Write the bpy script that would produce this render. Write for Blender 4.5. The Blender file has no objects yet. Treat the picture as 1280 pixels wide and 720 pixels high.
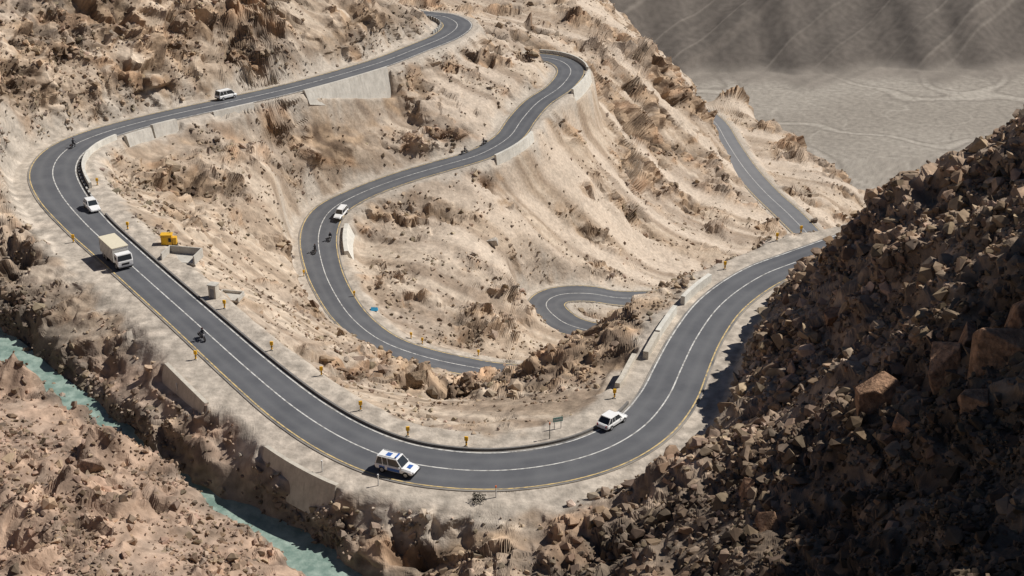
import bpy, bmesh, math, random
import numpy as np
from mathutils import Vector, Matrix
rng=np.random.default_rng(7); random.seed(7)
F=1778.0; CAMZ=83.0; P=math.radians(25); cP,sP=math.cos(P),math.sin(P)
def ray(u,v):
    dx=(u-640)/F; dy=(360-v)/F
    return np.array([dx,cP+sP*dy,-sP+cP*dy])
def pz(u,v,z):
    d=ray(u,v); t=(z-CAMZ)/d[2]; return np.array([d[0]*t,d[1]*t,z])
def pt(u,v,t):
    d=ray(u,v); return np.array([d[0]*t,d[1]*t,CAMZ+d[2]*t])
def proj(X,Y,Z):
    t=Y*cP+(CAMZ-Z)*sP
    return 640+F*X/t, 360-F*(Y*sP-(CAMZ-Z)*cP)/t, t
def sm(a,b,x):
    k=np.clip((x-a)/(b-a),0,1); return k*k*(3-2*k)
# ---------- noise ----------
def hsh(ix,iy,s):
    h=(ix*374761393+iy*668265263+s*1274126177)&0xffffffff
    h=((h^(h>>13))*1274126177)&0xffffffff
    h=((h^(h>>16))*1103515245)&0xffffffff
    return ((h>>7)&0xffff)/65535.0
def vnoise(x,y,s):
    ix=np.floor(x).astype(np.int64); iy=np.floor(y).astype(np.int64)
    fx=x-ix; fy=y-iy
    ux=fx*fx*fx*(fx*(fx*6-15)+10); uy=fy*fy*fy*(fy*(fy*6-15)+10)
    def g(a,b):
        an=hsh(ix+a,iy+b,s)*2*np.pi
        return np.cos(an)*(fx-a)+np.sin(an)*(fy-b)
    n0=g(0,0)*(1-ux)+g(1,0)*ux; n1=g(0,1)*(1-ux)+g(1,1)*ux
    return (n0*(1-uy)+n1*uy)*1.5
def fbm(x,y,o,s,g=.5):
    r=0;a=1;c,sn=.8,.6
    for i in range(o):
        r=r+a*vnoise(x,y,s+i*17); a*=g
        x,y=(c*x-sn*y)*2.03+3.1,(sn*x+c*y)*2.03-1.7
    return r
def n3(x,y,z,s):
    ix=np.floor(x).astype(np.int64); iy=np.floor(y).astype(np.int64); iz=np.floor(z).astype(np.int64)
    fx=(x-ix);fy=(y-iy);fz=(z-iz); ux=fx*fx*(3-2*fx);uy=fy*fy*(3-2*fy);uz=fz*fz*(3-2*fz); r=0
    for c in (0,1):
        for a in (0,1):
            for b in (0,1):
                hh=hsh(ix+a+(iz+c)*7919,iy+b+(iz+c)*104729,s)
                q=hh*6.2831853; p2=(hh*977.)%1*2-1
                gg=np.cos(q)*(fx-a)+np.sin(q)*(fy-b)+p2*(fz-c)
                r=r+gg*(ux if a else 1-ux)*(uy if b else 1-uy)*(uz if c else 1-uz)
    return r*1.2
def fbm3(x,y,z,o,s,g=.5,rid=False):
    r=0;a=1
    for i in range(o):
        v=n3(x,y,z,s+i*13); r=r+a*((.5-2*np.abs(v)) if rid else v); a*=g
        x,y,z=(.8*x-.6*z)*2.05+1.3,y*2.05+5.1,(.6*x+.8*z)*2.05-2.2
    return r
def blocks3(x,y,z,s,k=16.):
    # faceted blocks that blend over a narrow seam, so the mesh never has to make a vertical step
    ix=np.floor(x-.5).astype(np.int64); iy=np.floor(y-.5).astype(np.int64); iz=np.floor(z-.5).astype(np.int64)
    H=0.;W=1e-9
    for a in (0,1):
        for b in (0,1):
            for c in (0,1):
                A_=ix+a+(iz+c)*7919; B_=iy+b+(iz+c)*104729
                h0=hsh(A_,B_,s)
                dx=x-(ix+a+.25+.5*h0); dy=y-(iy+b+.25+.5*((h0*913.)%1)); dz=z-(iz+c+.25+.5*((h0*3571.)%1))
                w=np.exp(-k*(dx*dx+dy*dy+dz*dz))
                hh=((h0*51.)%1)+(((h0*177.)%1)-.5)*2.2*dx+(((h0*331.)%1)-.5)*2.2*dy+(((h0*613.)%1)-.5)*2.2*dz
                H=H+w*hh; W=W+w
    return H/W-.5
# ---------- roads ----------
def make_path(pts,step=1.0):
    p=np.array(pts,float); n=len(p); out=[]
    ext=np.vstack([2*p[0]-p[1],p,2*p[-1]-p[-2]])
    for i in range(n-1):
        a,b,c,d=ext[i],ext[i+1],ext[i+2],ext[i+3]
        k=max(3,int(np.linalg.norm(c[:2]-b[:2])/.4))
        for j in range(k):
            t=j/k
            out.append(.5*((2*b)+(-a+c)*t+(2*a-5*b+4*c-d)*t*t+(-a+3*b-3*c+d)*t**3))
    out.append(p[-1]); o=np.array(out)
    for _ in range(30):
        o[1:-1]=.25*o[:-2]+.5*o[1:-1]+.25*o[2:]
    s=np.concatenate([[0],np.cumsum(np.linalg.norm(np.diff(o[:,:2],axis=0),axis=1))])
    q=np.arange(0,s[-1],step); r=np.stack([np.interp(q,s,o[:,k]) for k in range(4)],1)
    T=np.gradient(r[:,:2],axis=0); T/=np.linalg.norm(T,axis=1)[:,None]
    return dict(P=r[:,:3],W=r[:,3],T=T,N=np.stack([-T[:,1],T[:,0]],1),S=q)
def px(l,w): return [list(pz(u,v,z))+[ww if ww else w] for (u,v,z,ww) in l]
A=make_path([[-75,396,-12,7],[-45,388,-12,7]]+px([(530,18,-11,7),(556,21,-10.5,7.5),(572,31,-10,8),(558,45,-9.5,7.5),(520,61,-8.5,7),(470,80,-7.5,7),(380,106,-6,7),(290,127,-5,7),(200,147,-4,7),(130,166,-2.5,7.5),(85,186,-1.5,8),(66,212,-1,8.2),(76,243,-.6,8),(107,280,-.3,7.2),(142,312,0,6.8),(190,355,0,6.6),(243,402,0,6.6),(310,462,0,6.8),(375,515,0,7.2),(440,554,0,7.6),(510,579,0,8),(600,589,0,8),(680,583,0,8),(750,565,0,7.8),(803,535,0,7.5),(835,497,-.3,7.4),(852,460,-.6,7.2),(872,420,-.8,7),(902,380,-1,7),(948,347,-1,7),(1000,326,-1,7)],7)+[[64,206,-1,7],[90,224,-1,7]])
B=make_path(px([(668,71,-19.5,0),(685,72,-19.6,0),(703,77,-19.8,0),(714,89,-20,7.5),(700,109,-20.5,0),(672,128,-21,0),(652,150,-22,0),(636,172,-23,0),(600,193,-24,0),(550,208,-24.5,0),(500,223,-25,0),(450,242,-26,0),(412,264,-27,8),(398,295,-28.5,8),(404,335,-30,7.5),(420,370,-31,0),(442,400,-32.5,0),(478,427,-34,0),(530,446,-36,0),(590,459,-37.5,0),(645,466,-39,0)],7.2)+[[18,228,-41,7],[31,238,-43.5,7],[28,251,-46,7]]+px([(722,410,-48,0),(692,394,-49,0),(682,379,-49.5,0),(700,368,-49.8,0),(740,367,-50,0),(780,373,-51.5,0)],8.6)+[[40,291,-54,7],[59,309,-58,7],[73,328,-62,7],[80,346,-65.5,8]]+px([(990,272,-69,0),(956,240,-72,0),(930,210,-76,0),(910,180,-80,0),(896,156,-83,0),(880,142,-85,0),(860,136,-86,0)],9)+[[56,535,-87,7]])
S=make_path(px([(-120,350,-6,3),(-40,400,-6,4),(0,430,-6,4.4),(60,481,-6.2,4.2),(120,516,-6.4,3.2),(165,553,-6.4,2.4),(225,602,-6.2,2.4),(290,641,-6,4),(350,672,-5.8,5),(400,704,-5.6,5),(450,750,-5.4,5),(500,810,-5,5)],3.0))
# ---------- terrain controls: (u,v,mode,val,rough,brown) ----------
C=[(200,100,'t',283,1.3,.5),(200,50,'t',292,1.3,.6),(200,0,'t',300,1.3,.6),(60,120,'t',255,1.2,.5),(0,150,'t',235,1.2,.45),(0,60,'t',255,1.3,.6),(100,50,'t',275,1.3,.6),(0,220,'t',222,.9,.4),(0,300,'t',200,.8,.35),(0,0,'t',270,1.3,.65),
(350,60,'t',306,1.2,.5),(350,10,'t',315,1.3,.6),(450,40,'t',325,1.1,.5),(500,20,'t',335,1.2,.55),(440,0,'t',335,1.2,.6),(300,90,'t',295,1.2,.5),(130,130,'t',262,1.2,.5),(390,80,'t',308,1.0,.45),
(650,10,'t',430,.4,.3),(600,5,'t',430,.45,.3),(620,60,'t',360,.7,.35),(650,40,'t',385,.8,.4),(690,30,'t',420,.5,.3),(720,0,'t',440,.7,.4),(755,25,'t',432,.8,.5),(645,66,'t',368,.8,.4),
(420,170,'z',-15.5,1.1,.65),(560,110,'z',-15.5,1.0,.6),(600,70,'z',-13.7,.9,.5),(500,150,'z',-17,.9,.5),(340,200,'z',-11,.8,.4),(550,170,'z',-20,.8,.45),
(300,250,'z',-14,.65,.35),(250,200,'z',-8,.6,.3),(200,250,'z',-3.5,.6,.3),(300,350,'z',-14,.6,.3),(300,420,'z',-5,.4,.2),(400,470,'z',-13,.5,.2),(230,310,'z',-.6,.1,.1),(275,368,'z',-.8,.1,.1),(180,262,'z',-1,.2,.1),
(500,500,'z',-10,.5,.3),(450,450,'z',-25,.6,.35),(560,500,'z',-15,.6,.4),(590,480,'z',-19.5,.7,.5),(640,520,'z',-4.5,.7,.45),(640,495,'z',-9.5,.8,.65),(640,476,'z',-14.5,.8,.7),(668,455,'z',-9,.85,.75),(700,520,'z',-1,.3,.2),(640,545,'z',-.3,.1,.1),(540,530,'z',-2,.3,.2),
(700,436,'z',-5,.9,.75),(760,405,'z',-2.9,.9,.8),(820,366,'z',-1.2,.85,.75),(800,383,'z',-1.6,.9,.8),(860,340,'z',0,.8,.65),(900,314,'z',.2,.7,.55),(970,290,'z',.2,.5,.3),(1020,274,'z',1.5,.7,.6),(1045,270,'z',3,.8,.6),(720,470,'z',-2.6,.85,.7),(770,440,'z',-1.6,.8,.65),(735,495,'z',-1.2,.5,.4),
(500,330,'z',-31,.45,.15),(560,400,'z',-37,.45,.15),(600,300,'z',-31,.45,.15),(640,420,'z',-42,.55,.3),(620,240,'z',-27.5,.5,.2),(700,300,'z',-44,.4,.12),(700,200,'z',-30,.5,.2),(740,140,'z',-28,.8,.5),(700,250,'z',-36.5,.4,.15),
(860,200,'z',-58,.7,.45),(800,150,'z',-42,1.0,.8),(800,250,'z',-52,.45,.2),(800,330,'z',-56,.4,.15),(760,60,'z',-28,1,.7),(830,70,'z',-35,1.1,.85),(860,110,'t',470,.7,.4),(870,92,'t',520,.8,.5),(850,250,'z',-58,.95,.8),(900,270,'z',-61,.7,.4),
(930,105,'z',-80,1,.8),(1000,165,'z',-88,1.1,.95),(1090,240,'z',-84,1,.85),(1040,200,'z',-86,1.1,.95),(1040,250,'z',-77,.6,.3),(980,190,'z',-84,.8,.5),
(1280,142,'t',150,1,.7),(1200,203,'t',157,1,.7),(1100,252,'t',172,1,.7),(1060,300,'t',178,1,.7),(1000,360,'t',181,1,.65),(940,427,'z',1.2,.8,.5),(900,484,'z',.6,.6,.4),(862,546,'z',.5,.6,.4),(760,610,'z',.6,.5,.4),(930,460,'z',4,.9,.65),
(1200,300,'t',138,1,.8),(1100,400,'t',148,1,.85),(1000,500,'t',148,1,.9),(900,600,'t',136,1,.95),(1000,680,'t',110,1,1),(1280,550,'t',100,1,1),(1280,400,'t',116,1,.95),(800,650,'t',138,.9,.95),(760,700,'t',134,.9,.95),(1100,600,'t',113,1,1),(1280,250,'t',136,1,.8),(900,720,'t',116,1,1),(1280,720,'t',90,1,1),(1150,500,'t',121,1,1),
(60,330,'z',0,.3,.2),(40,380,'z',-2.5,.8,.7),(130,390,'z',-.5,.3,.2),(200,460,'z',-.5,.3,.2),(150,455,'z',-3.2,.8,.75),(90,430,'z',-3.2,.8,.75),(235,545,'z',-3.6,.85,.75),(320,612,'z',-3.6,.85,.75),(60,450,'z',-4.6,.8,.75),(20,410,'z',-4,.8,.75),(250,490,'z',-.6,.3,.2),(335,565,'z',-.6,.3,.2),
(100,600,'t',150,.8,.6),(150,531,'t',165,.8,.6),(0,478,'t',176,.8,.6),(215,585,'t',155,.8,.6),(270,655,'t',146,.8,.6),(340,726,'t',137,.8,.6),(0,600,'t',155,.8,.6),(0,720,'t',125,.8,.6),(200,700,'t',130,.8,.6),(190,553,'t',160,.8,.6),
(450,655,'z',-2.6,.9,.8),(500,700,'z',-2.6,.9,.85),(600,640,'z',-.6,.3,.25),(600,720,'z',-2,.8,.9),(700,680,'z',-.5,.8,.9),(540,640,'z',-.8,.4,.3)]
Wd=[(-75,310,25,1.2,.6),(-75,350,45,1.2,.6),(-110,300,50,1,.8),(-130,230,50,1,.8),(-120,170,25,1,.6),(-45,345,8,1.2,.6),(0,480,-10,.5,.4),(0,560,10,.5,.4),(-60,450,20,.6,.5),(-150,500,80,.8,.6),(-300,500,120,.8,.6),(-300,200,100,.8,.6),
(5,195,-25,.7,.5),(18,212,-34,.6,.4),(60,240,-38,.6,.5),(95,262,-42,.6,.5),(60,290,-54,.5,.3),(42,235,-38,.5,.4),(100,300,-62,.6,.5),(120,350,-100,.6,.5),(150,430,-170,.6,.5),(170,350,-150,.6,.5),(160,500,-230,.6,.5),(130,570,-280,.6,.5),(90,600,-220,.6,.5),(50,600,-150,.6,.5),(250,450,-260,.5,.5),(250,600,-310,.5,.5),(380,500,-320,.5,.5),
(105,195,20,.8,.8),(140,180,30,.8,.8),(200,250,20,.8,.8),(60,100,70,1,1),(72,80,90,1,1),(78,120,58,1,1),(52,60,68,1,1),(95,150,38,1,1),(24,55,40,1,1),(0,100,-3,.7,.5),(-40,90,8,.7,.5),(-80,120,15,.7,.5),(-30,50,15,.7,.5),(300,200,100,.8,.8)]  # includes unseen high ground past the right edge, raised to shade the near slope
cp=[]
for u,v,m,val,r,b in C:
    q=pt(u,v,val) if m=='t' else pz(u,v,val); cp.append([*q,r,b])
cp+= [list(w) for w in Wd]
for R,stp,(r,b) in ((A,9,(.2,.12)),(B,9,(.35,.15)),(S,8,(.8,.8))):
    for i in range(0,len(R['P']),stp):
        f=float(sm(225,250,R['P'][i][1])) if R is A else 0
        cp.append([*(R['P'][i]),r+.45*f,b+.22*f])
cp=np.array(cp)
n=len(cp); D=np.linalg.norm(cp[:,None,:2]-cp[None,:,:2],axis=2)
M=np.zeros((n+3,n+3)); M[:n,:n]=D-np.eye(n)*.4; Q=np.c_[np.ones(n),cp[:,0]/100,cp[:,1]/100]; M[:n,n:]=Q; M[n:,:n]=Q.T
sol=np.linalg.solve(M,np.r_[cp[:,2],0,0,0])
gx=np.arange(-390,391,2.5); gy=np.arange(40,701,2.0)
GX,GY=np.meshgrid(gx,gy)
base=np.zeros(GX.shape); rg=np.zeros(GX.shape); br=np.zeros(GX.shape); ws=np.zeros(GX.shape)
for k in range(n):
    d=np.sqrt((GX-cp[k,0])**2+(GY-cp[k,1])**2)
    base+=sol[k]*d; w=1/(d*d+6)**1.5; ws+=w; rg+=w*cp[k,3]; br+=w*cp[k,4]
base+=sol[n]+sol[n+1]*GX/100+sol[n+2]*GY/100; rg/=ws; br/=ws
def blur(a,k):
    for _ in range(k):
        a[1:-1]=.25*a[:-2]+.5*a[1:-1]+.25*a[2:]; a[:,1:-1]=.25*a[:,:-2]+.5*a[:,1:-1]+.25*a[:,2:]
    return a
base=blur(base,3); rg=blur(rg,2); br=blur(br,2)
def bil(G,x0,dx,y0,dy,X,Y):
    fx=np.clip((X-x0)/dx,0,G.shape[1]-1.001); fy=np.clip((Y-y0)/dy,0,G.shape[0]-1.001)
    ix=fx.astype(int); iy=fy.astype(int); fx=fx-ix; fy=fy-iy
    return (G[iy,ix]*(1-fx)+G[iy,ix+1]*fx)*(1-fy)+(G[iy+1,ix]*(1-fx)+G[iy+1,ix+1]*fx)*fy
def road_field(R):
    x0,x1=R['P'][:,0].min()-20,R['P'][:,0].max()+20; y0,y1=R['P'][:,1].min()-20,R['P'][:,1].max()+20
    xs=np.arange(x0,x1,1.); ys=np.arange(y0,y1,1.)
    X,Y=np.meshgrid(xs,ys); bd=np.full(X.shape,1e9); bi=np.zeros(X.shape,int)
    for i in range(len(R['P'])):
        d=(X-R['P'][i,0])**2+(Y-R['P'][i,1])**2; m=d<bd
        bd[m]=d[m]; bi[m]=i
    side=np.sign((X-R['P'][bi,0])*R['N'][bi,0]+(Y-R['P'][bi,1])*R['N'][bi,1])
    return dict(sd=np.sqrt(bd)-R['W'][bi]/2,z=R['P'][bi,2],i=bi.astype(float),side=side,x0=x0,y0=y0,x1=xs[-1],y1=ys[-1])
RF={'A':road_field(A),'B':road_field(B),'S':road_field(S)}
def rf(k,X,Y,full=False):
    f=RF[k]; g=lambda q: bil(f[q],f['x0'],1,f['y0'],1,X,Y); sd=g('sd'); z=g('z')
    out=(X<f['x0'])|(X>f['x1'])|(Y<f['y0'])|(Y>f['y1'])
    if full: return np.where(out,60,sd),z,g('i'),g('side')
    return np.where(out,60,sd),z
def sta(R,u,v):
    uu,vv,_=proj(R['P'][:,0],R['P'][:,1],R['P'][:,2]); return int(np.argmin((uu-u)**2+(vv-v)**2))
# ground cut away in front of retaining walls: road, start, end, side, distance from edge, depth at start, depth at end
WZ=[('A',(462,82),(360,111),1,1.3,6.5,1.0),('A',(300,125),(250,136),1,1.0,1.4,1.4),('A',(200,147),(120,170),1,1.0,1.8,1.8),('B',(644,164),(598,194),1,.9,1.5,1.5),('B',(716,90),(694,113),1,.9,2.2,2.2),('B',(402,280),(406,318),1,1.4,2.0,2.0),('A',(278,435),(330,480),-1,4.3,2.2,1.4),('A',(398,534),(470,568),-1,3.5,1.4,2.2),('A',(836,492),(856,448),1,2.6,2.4,2.4)]
def basefield(X,Y):
    h=bil(base,gx[0],2.5,gy[0],2,X,Y); q=[rf('A',X,Y,True),rf('B',X,Y,True),rf('S',X,Y)]
    zone=np.zeros(X.shape); extra=np.zeros(X.shape)
    for rd,p0,p1,s,d0,dep,dep1 in WZ:
        R=A if rd=='A' else B; i0,i1=sorted((sta(R,*p0),sta(R,*p1))); sd,z,ii,si=q[0 if rd=='A' else 1]
        m=sm(i0-3,i0,ii)*sm(i1+3,i1,ii)*(si*s>0)*(sd<30); dd=dep+(dep1-dep)*np.clip((ii-i0)/(i1-i0),0,1)
        zone=np.maximum(zone,m*(1-sm(5 if s>0 else d0+.8,9 if s>0 else d0+1.8,sd))*sm(-1,0,sd)*(1 if s>0 else .8)); h=h-dd*.6*m*sm(d0,d0+2,sd)*(1-sm(5,18,sd))*(s>0)
        if s<0: extra=np.maximum(extra,m*(d0-2.3))
    ridge=sm(3,10,X)*sm(218,208,Y)*sm(158,166,Y)
    for k,(sd,z,ii,si) in ((1,q[1]),(0,q[0])):
        shd=1.2 if k else 1.4+1.6*sm(250,215,Y)*(si>0)*(1-.7*ridge)+.9*sm(250,215,Y)*(si<0)+extra*(si<0)
        w=1-sm(shd,shd+3.5,sd); tg=z-.1-.35*(1-sm(-.7,-.3,sd)); h=h*(1-w)+tg*w
    for rd,p0,p1,s,d0,dep,dep1 in WZ:
        R=A if rd=='A' else B; i0,i1=sorted((sta(R,*p0),sta(R,*p1))); sd,z,ii,si=q[0 if rd=='A' else 1]; dd=dep+(dep1-dep)*np.clip((ii-i0)/(i1-i0),0,1)
        m=sm(i0-1,i0+.5,ii)*sm(i1+1,i1-.5,ii)*(si*s>0)*(sd<30)*sm(d0+.1,d0+.6,sd)*(1-sm(d0+2,d0+5,sd))
        h=np.where(m>0,np.minimum(h,h*(1-m)+m*(z-dd)),h)
    sS,zS=q[2]; sS=sS+vnoise(X/4,Y/4,810)*1.4+.1; w=1-sm(-.5,2.0,sS); h=h*(1-w)+(zS-.5)*w
    return h,q[0][0],q[1][0],sS,q[2][1],zone,q[0][3]
# ---------- terrain grid: rows spread by surface length ----------
aa=np.concatenate([np.linspace(-1.1,-.46,50)[:-1],np.linspace(-.46,.46,740),np.linspace(.46,1.1,50)[1:]])
ci=np.unique(np.r_[np.arange(0,len(aa),2),len(aa)-1]); Yd=np.geomspace(48,640,1400); NR=1260
Yc,Ac=np.meshgrid(Yd,aa[ci],indexing='ij'); hc=basefield(Ac*Yc,Yc)[0]
dxh=np.abs(np.gradient(hc,axis=1)/np.gradient(Ac*Yc,axis=1))  # lateral steepness also asks for more rows
met=np.sqrt((.5*np.diff(Yc,axis=0))**2+(1.1*np.diff(hc,axis=0))**2)*(1+.3*np.minimum(dxh[1:],1.5))/Yc[1:]; cum=np.vstack([np.zeros(len(ci)),np.cumsum(met,axis=0)])
Yr=np.stack([np.interp(np.linspace(0,1,NR),cum[:,j]/cum[-1,j],Yd) for j in range(len(ci))],1)
for _ in range(4): Yr[:,1:-1]=.25*Yr[:,:-2]+.5*Yr[:,1:-1]+.25*Yr[:,2:]
k_=np.interp(aa,aa[ci],np.arange(len(ci))); k0=np.minimum(k_.astype(int),len(ci)-2); kf=k_-k0
Y=np.vstack([Yr[:,k0]*(1-kf)+Yr[:,k0+1]*kf,np.repeat(np.r_[np.geomspace(640,1150,110)[1:],np.geomspace(1150,1700,380)[1:],np.geomspace(1700,4500,25)[1:]][:,None],len(aa),1)])
del Yc,Ac,hc,met,cum
Aa=np.repeat(aa[None],Y.shape[0],0); X=Aa*Y
h,sA,sB,sS,zS,zone,sideA=basefield(X,Y); rough=bil(rg,gx[0],2.5,gy[0],2,X,Y); brown=bil(br,gx[0],2.5,gy[0],2,X,Y)
far=sm(570,690,Y)
yf=1405+ (X-300)*.10+vnoise(X/170,Y*0,5)*60+vnoise(X/40,Y*0,6)*14
ris=np.maximum(0,Y-yf)
qx=X-.9*Y; qy=X+Y
gl=np.abs(vnoise(qx/150,qy/2600,50)); gl2=np.abs(vnoise(qx/48,qy/1500,57)); gl3=vnoise(qx/13,qy/500,58)
fan=np.maximum(0,Y-(yf-45-25*vnoise(X/45,Y*0,59)))
fl=-332+vnoise(X/300,Y/300,3)*2+vnoise(X/10,Y/10,24)*.35
mt=ris*.46+fan*.06-np.clip(ris/120,0,1)*(gl*26+gl2*7-gl3*.7)
fh=fl+np.minimum(np.maximum(mt,0),1200)
h=h*(1-far)+fh*far
patch=fbm(X/13,(Y+h*1.2)/13,4,400)
sx=(X*.35+Y*.94+h*.4); sy=(X*.94-Y*.35); stk=vnoise(sx/4,sy/80,530)+.8*vnoise(sx/1.8,sy/45,531)
chute=sm(.08,.3,vnoise(sx/9,sy/170,533))*sm(-28,-10,X)*sm(232,250,Y)*(Y<560)
ridge=sm(-6,6,X)*sm(222,208,Y)*sm(150,160,Y)*(sideA>0)*sm(.4,.7,brown)
rr1=np.clip(rough+patch*.8*sm(.2,.45,rough)*(1-.7*ridge),.08,1.1)*(1-.8*zone)*(1-.5*chute); br1=np.clip(brown+patch*.65*(1-.4*ridge),0,1)*(1-.6*chute)
PX=np.stack([X,Y,h],-1); NN=np.cross(np.gradient(PX,axis=1),np.gradient(PX,axis=0)); NN/=np.linalg.norm(NN,axis=2)[...,None]
vg=2.0*sm(255,220,Y)*(1-.8*ridge)
mL=sm(1.2+vg,7+vg,sA)*sm(1,6,sB)*sm(0,3,sS)*(1-far); mS=sm(.9+vg*.8,2.6+vg,sA)*sm(.9,2.4,sB)*sm(-2,1,sS)*(1-far)
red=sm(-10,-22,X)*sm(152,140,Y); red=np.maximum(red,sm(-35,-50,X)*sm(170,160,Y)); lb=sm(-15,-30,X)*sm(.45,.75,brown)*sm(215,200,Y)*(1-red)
hillf=sm(0,20,X)*sm(215,190,Y)*(sideA<0)
sel=(np.abs(Aa)<.6)&(Y<640)
disp=np.zeros(X.shape); x_,y_,z_=X[sel],Y[sel],h[sel]; r_=rr1[sel]
hill=hillf[sel]; lod=sm(330,180,y_); nearm=np.maximum(np.maximum(hill*(.35+.35*sm(150,115,y_)),.65*lb[sel]),np.maximum(.35*red[sel],.6*ridge[sel]))
d1=fbm3(x_/20,y_/20,z_/20,3,1,.5,True)*2.8*r_**2*(1-.4*hill)*(1-.6*lb[sel])*(1-.5*ridge[sel])+fbm3(x_/8,y_/8,z_/8,2,60)*1.2*r_*(1-.4*nearm)
wx=x_+n3(x_/4,y_/4,z_/4,77)*.7; wy=y_+n3(x_/4,y_/4,z_/4,78)*.7
b1=blocks3(wx/4.2,wy/4.2,z_/3.6,70,26.); b2=blocks3(wx/1.9+7,wy/1.9,z_/1.7,80,14.)
d2=(b1*2.0*(1-nearm)+b2*(.15+.65*lod)*(1-.3*nearm))*r_**1.4+n3(x_/1.4,y_/1.4,z_/1.4,90)*.15*(.2+r_)*lod+n3(x_/3,y_/3,z_/3,95)*.28*(.15+r_)
disp[sel]=d1*mL[sel]+d2*mS[sel]*(.35+.65*mL[sel])
V3=PX+NN*disp[...,None]; h2=V3[...,2]; nr,nc=h.shape
def ground(x,y):
    ia=float(np.interp(x/y,aa,np.arange(nc))); c=min(int(ia),nc-2); f=ia-c
    return float(np.interp(y,Y[:,c],h2[:,c])*(1-f)+np.interp(y,Y[:,c+1],h2[:,c+1])*f)
def hit(u,v):
    d=ray(u,v); t=60.
    while t<900:
        if CAMZ+d[2]*t<ground(d[0]*t,d[1]*t): break
        t+=.25
    return np.array([d[0]*t,d[1]*t,ground(d[0]*t,d[1]*t)])
# ---------- colour field ----------
def mx(a,b,f): return a*(1-f[...,None])+b*f[...,None]
def c3(*c): return np.broadcast_to(np.array(c),X.shape+(3,))
nzv=np.cross(np.gradient(V3,axis=1),np.gradient(V3,axis=0)); nzv=nzv[...,2]/np.linalg.norm(nzv,axis=2)
big=fbm(X/30,(Y+h)/30,4,500); mid=fbm(X/4,(Y+h)/4,2,510,.6); fin=fbm(X/1.5,(Y+1.2*h)/1.5,1,520,.6)*sm(330,200,Y)
pale=mx(c3(.43,.34,.255),c3(.365,.295,.232),sm(-.3,.4,big))
pale=mx(pale,c3(.54,.45,.355),sm(.1,.4,stk)*.7); pale=mx(pale,c3(.26,.195,.142),sm(-.1,-.45,stk)*.6); pale=mx(pale,c3(.25,.187,.137),sm(.1,.5,mid)*.45)
pale=mx(pale,c3(.56,.47,.38),chute*.7)
rock=mx(c3(.16,.112,.077),c3(.35,.255,.173),sm(-.35,.35,mid)); rock=mx(rock,c3(.34,.295,.25),sm(.1,.5,big)*.35); rock=mx(rock,c3(.37,.225,.133),sm(.2,.6,fbm(X/9,(Y+h)/9,2,540))*.5)
bf=np.clip(sm(.25,.8,br1+mid*.25+.35*(sm(.8,.35,nzv))*rr1),0,1)
colr=mx(pale,rock,bf)
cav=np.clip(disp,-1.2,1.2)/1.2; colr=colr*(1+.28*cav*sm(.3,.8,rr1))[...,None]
colr=mx(colr,c3(.345,.245,.185)*(1+.35*mid)[...,None],red*.7)
colr=mx(colr,c3(.275,.21,.158)*(1+.4*mid)[...,None],hillf*.6*sm(.4,.7,brown))
gravel=np.maximum(1-sm(1.5+vg,4+vg,sA+fbm(X/5,Y/5,3,200)*1.8),1-sm(1,3.5,sB+fbm(X/5,Y/5,3,201)*2))
colr=mx(colr,c3(.445,.395,.335),gravel*.85); colr=mx(colr,c3(.20,.178,.15),(1-sm(0,3,sS))*.8)
hill_shade=np.clip(sm(.75,.97,brown)*sm(-14,4,X)*sm(165,120,Y)*(sideA<0),0,1)  # shade painted into the rock colour at the foot of the near hill
colr=mx(colr,c3(.27,.235,.195),lb*.5); colr=colr*(1-.5*hill_shade-.45*lb)[...,None]
colr=colr*(1+.3*fin*(1+.5*rr1))[...,None]*(1+.12*mid)[...,None]
ff=sm(600,650,Y)
w1=vnoise(X/60,Y/60,23)*.25
ch1=np.abs(vnoise(X/150+Y/500,Y/170,21)+w1); ch2=np.abs(vnoise(X/60+Y/260,Y/75+5,22)+w1); ch3=np.abs(vnoise(X/34,Y/40+9,25)+w1)
floor=mx(c3(.30,.268,.228),c3(.35,.315,.27),sm(-.3,.4,vnoise(X/160,Y/110,600)))
floor=mx(floor,c3(.43,.39,.335),np.maximum(sm(.05,.02,ch1),.6*sm(.035,.012,ch2))*.75); floor=mx(floor,c3(.225,.20,.17),np.maximum(sm(.05,.06,ch1)*sm(.10,.07,ch1),.7*sm(.03,.012,ch3))*.7)
floor=floor*(1+.22*vnoise(X/4,Y/5,653))[...,None]
mtn=mx(c3(.16,.137,.117),c3(.135,.116,.10),sm(.0,.25,gl)); mtn=mx(mtn,c3(.23,.20,.17),sm(.06,.01,gl2)*.6); mtn=mx(mtn,c3(.105,.091,.079),sm(.1,.35,gl3)*.45); mtn=mtn*(1+.2*vnoise(X/6,Y/6,652))[...,None]
fc=mx(floor,c3(.225,.197,.168)*(1+.25*gl3)[...,None],sm(0,30,fan)*.8); fc=mx(fc,mtn,sm(-5,18,ris))
colr=np.clip(mx(colr,fc,ff),.02,.8)
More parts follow.
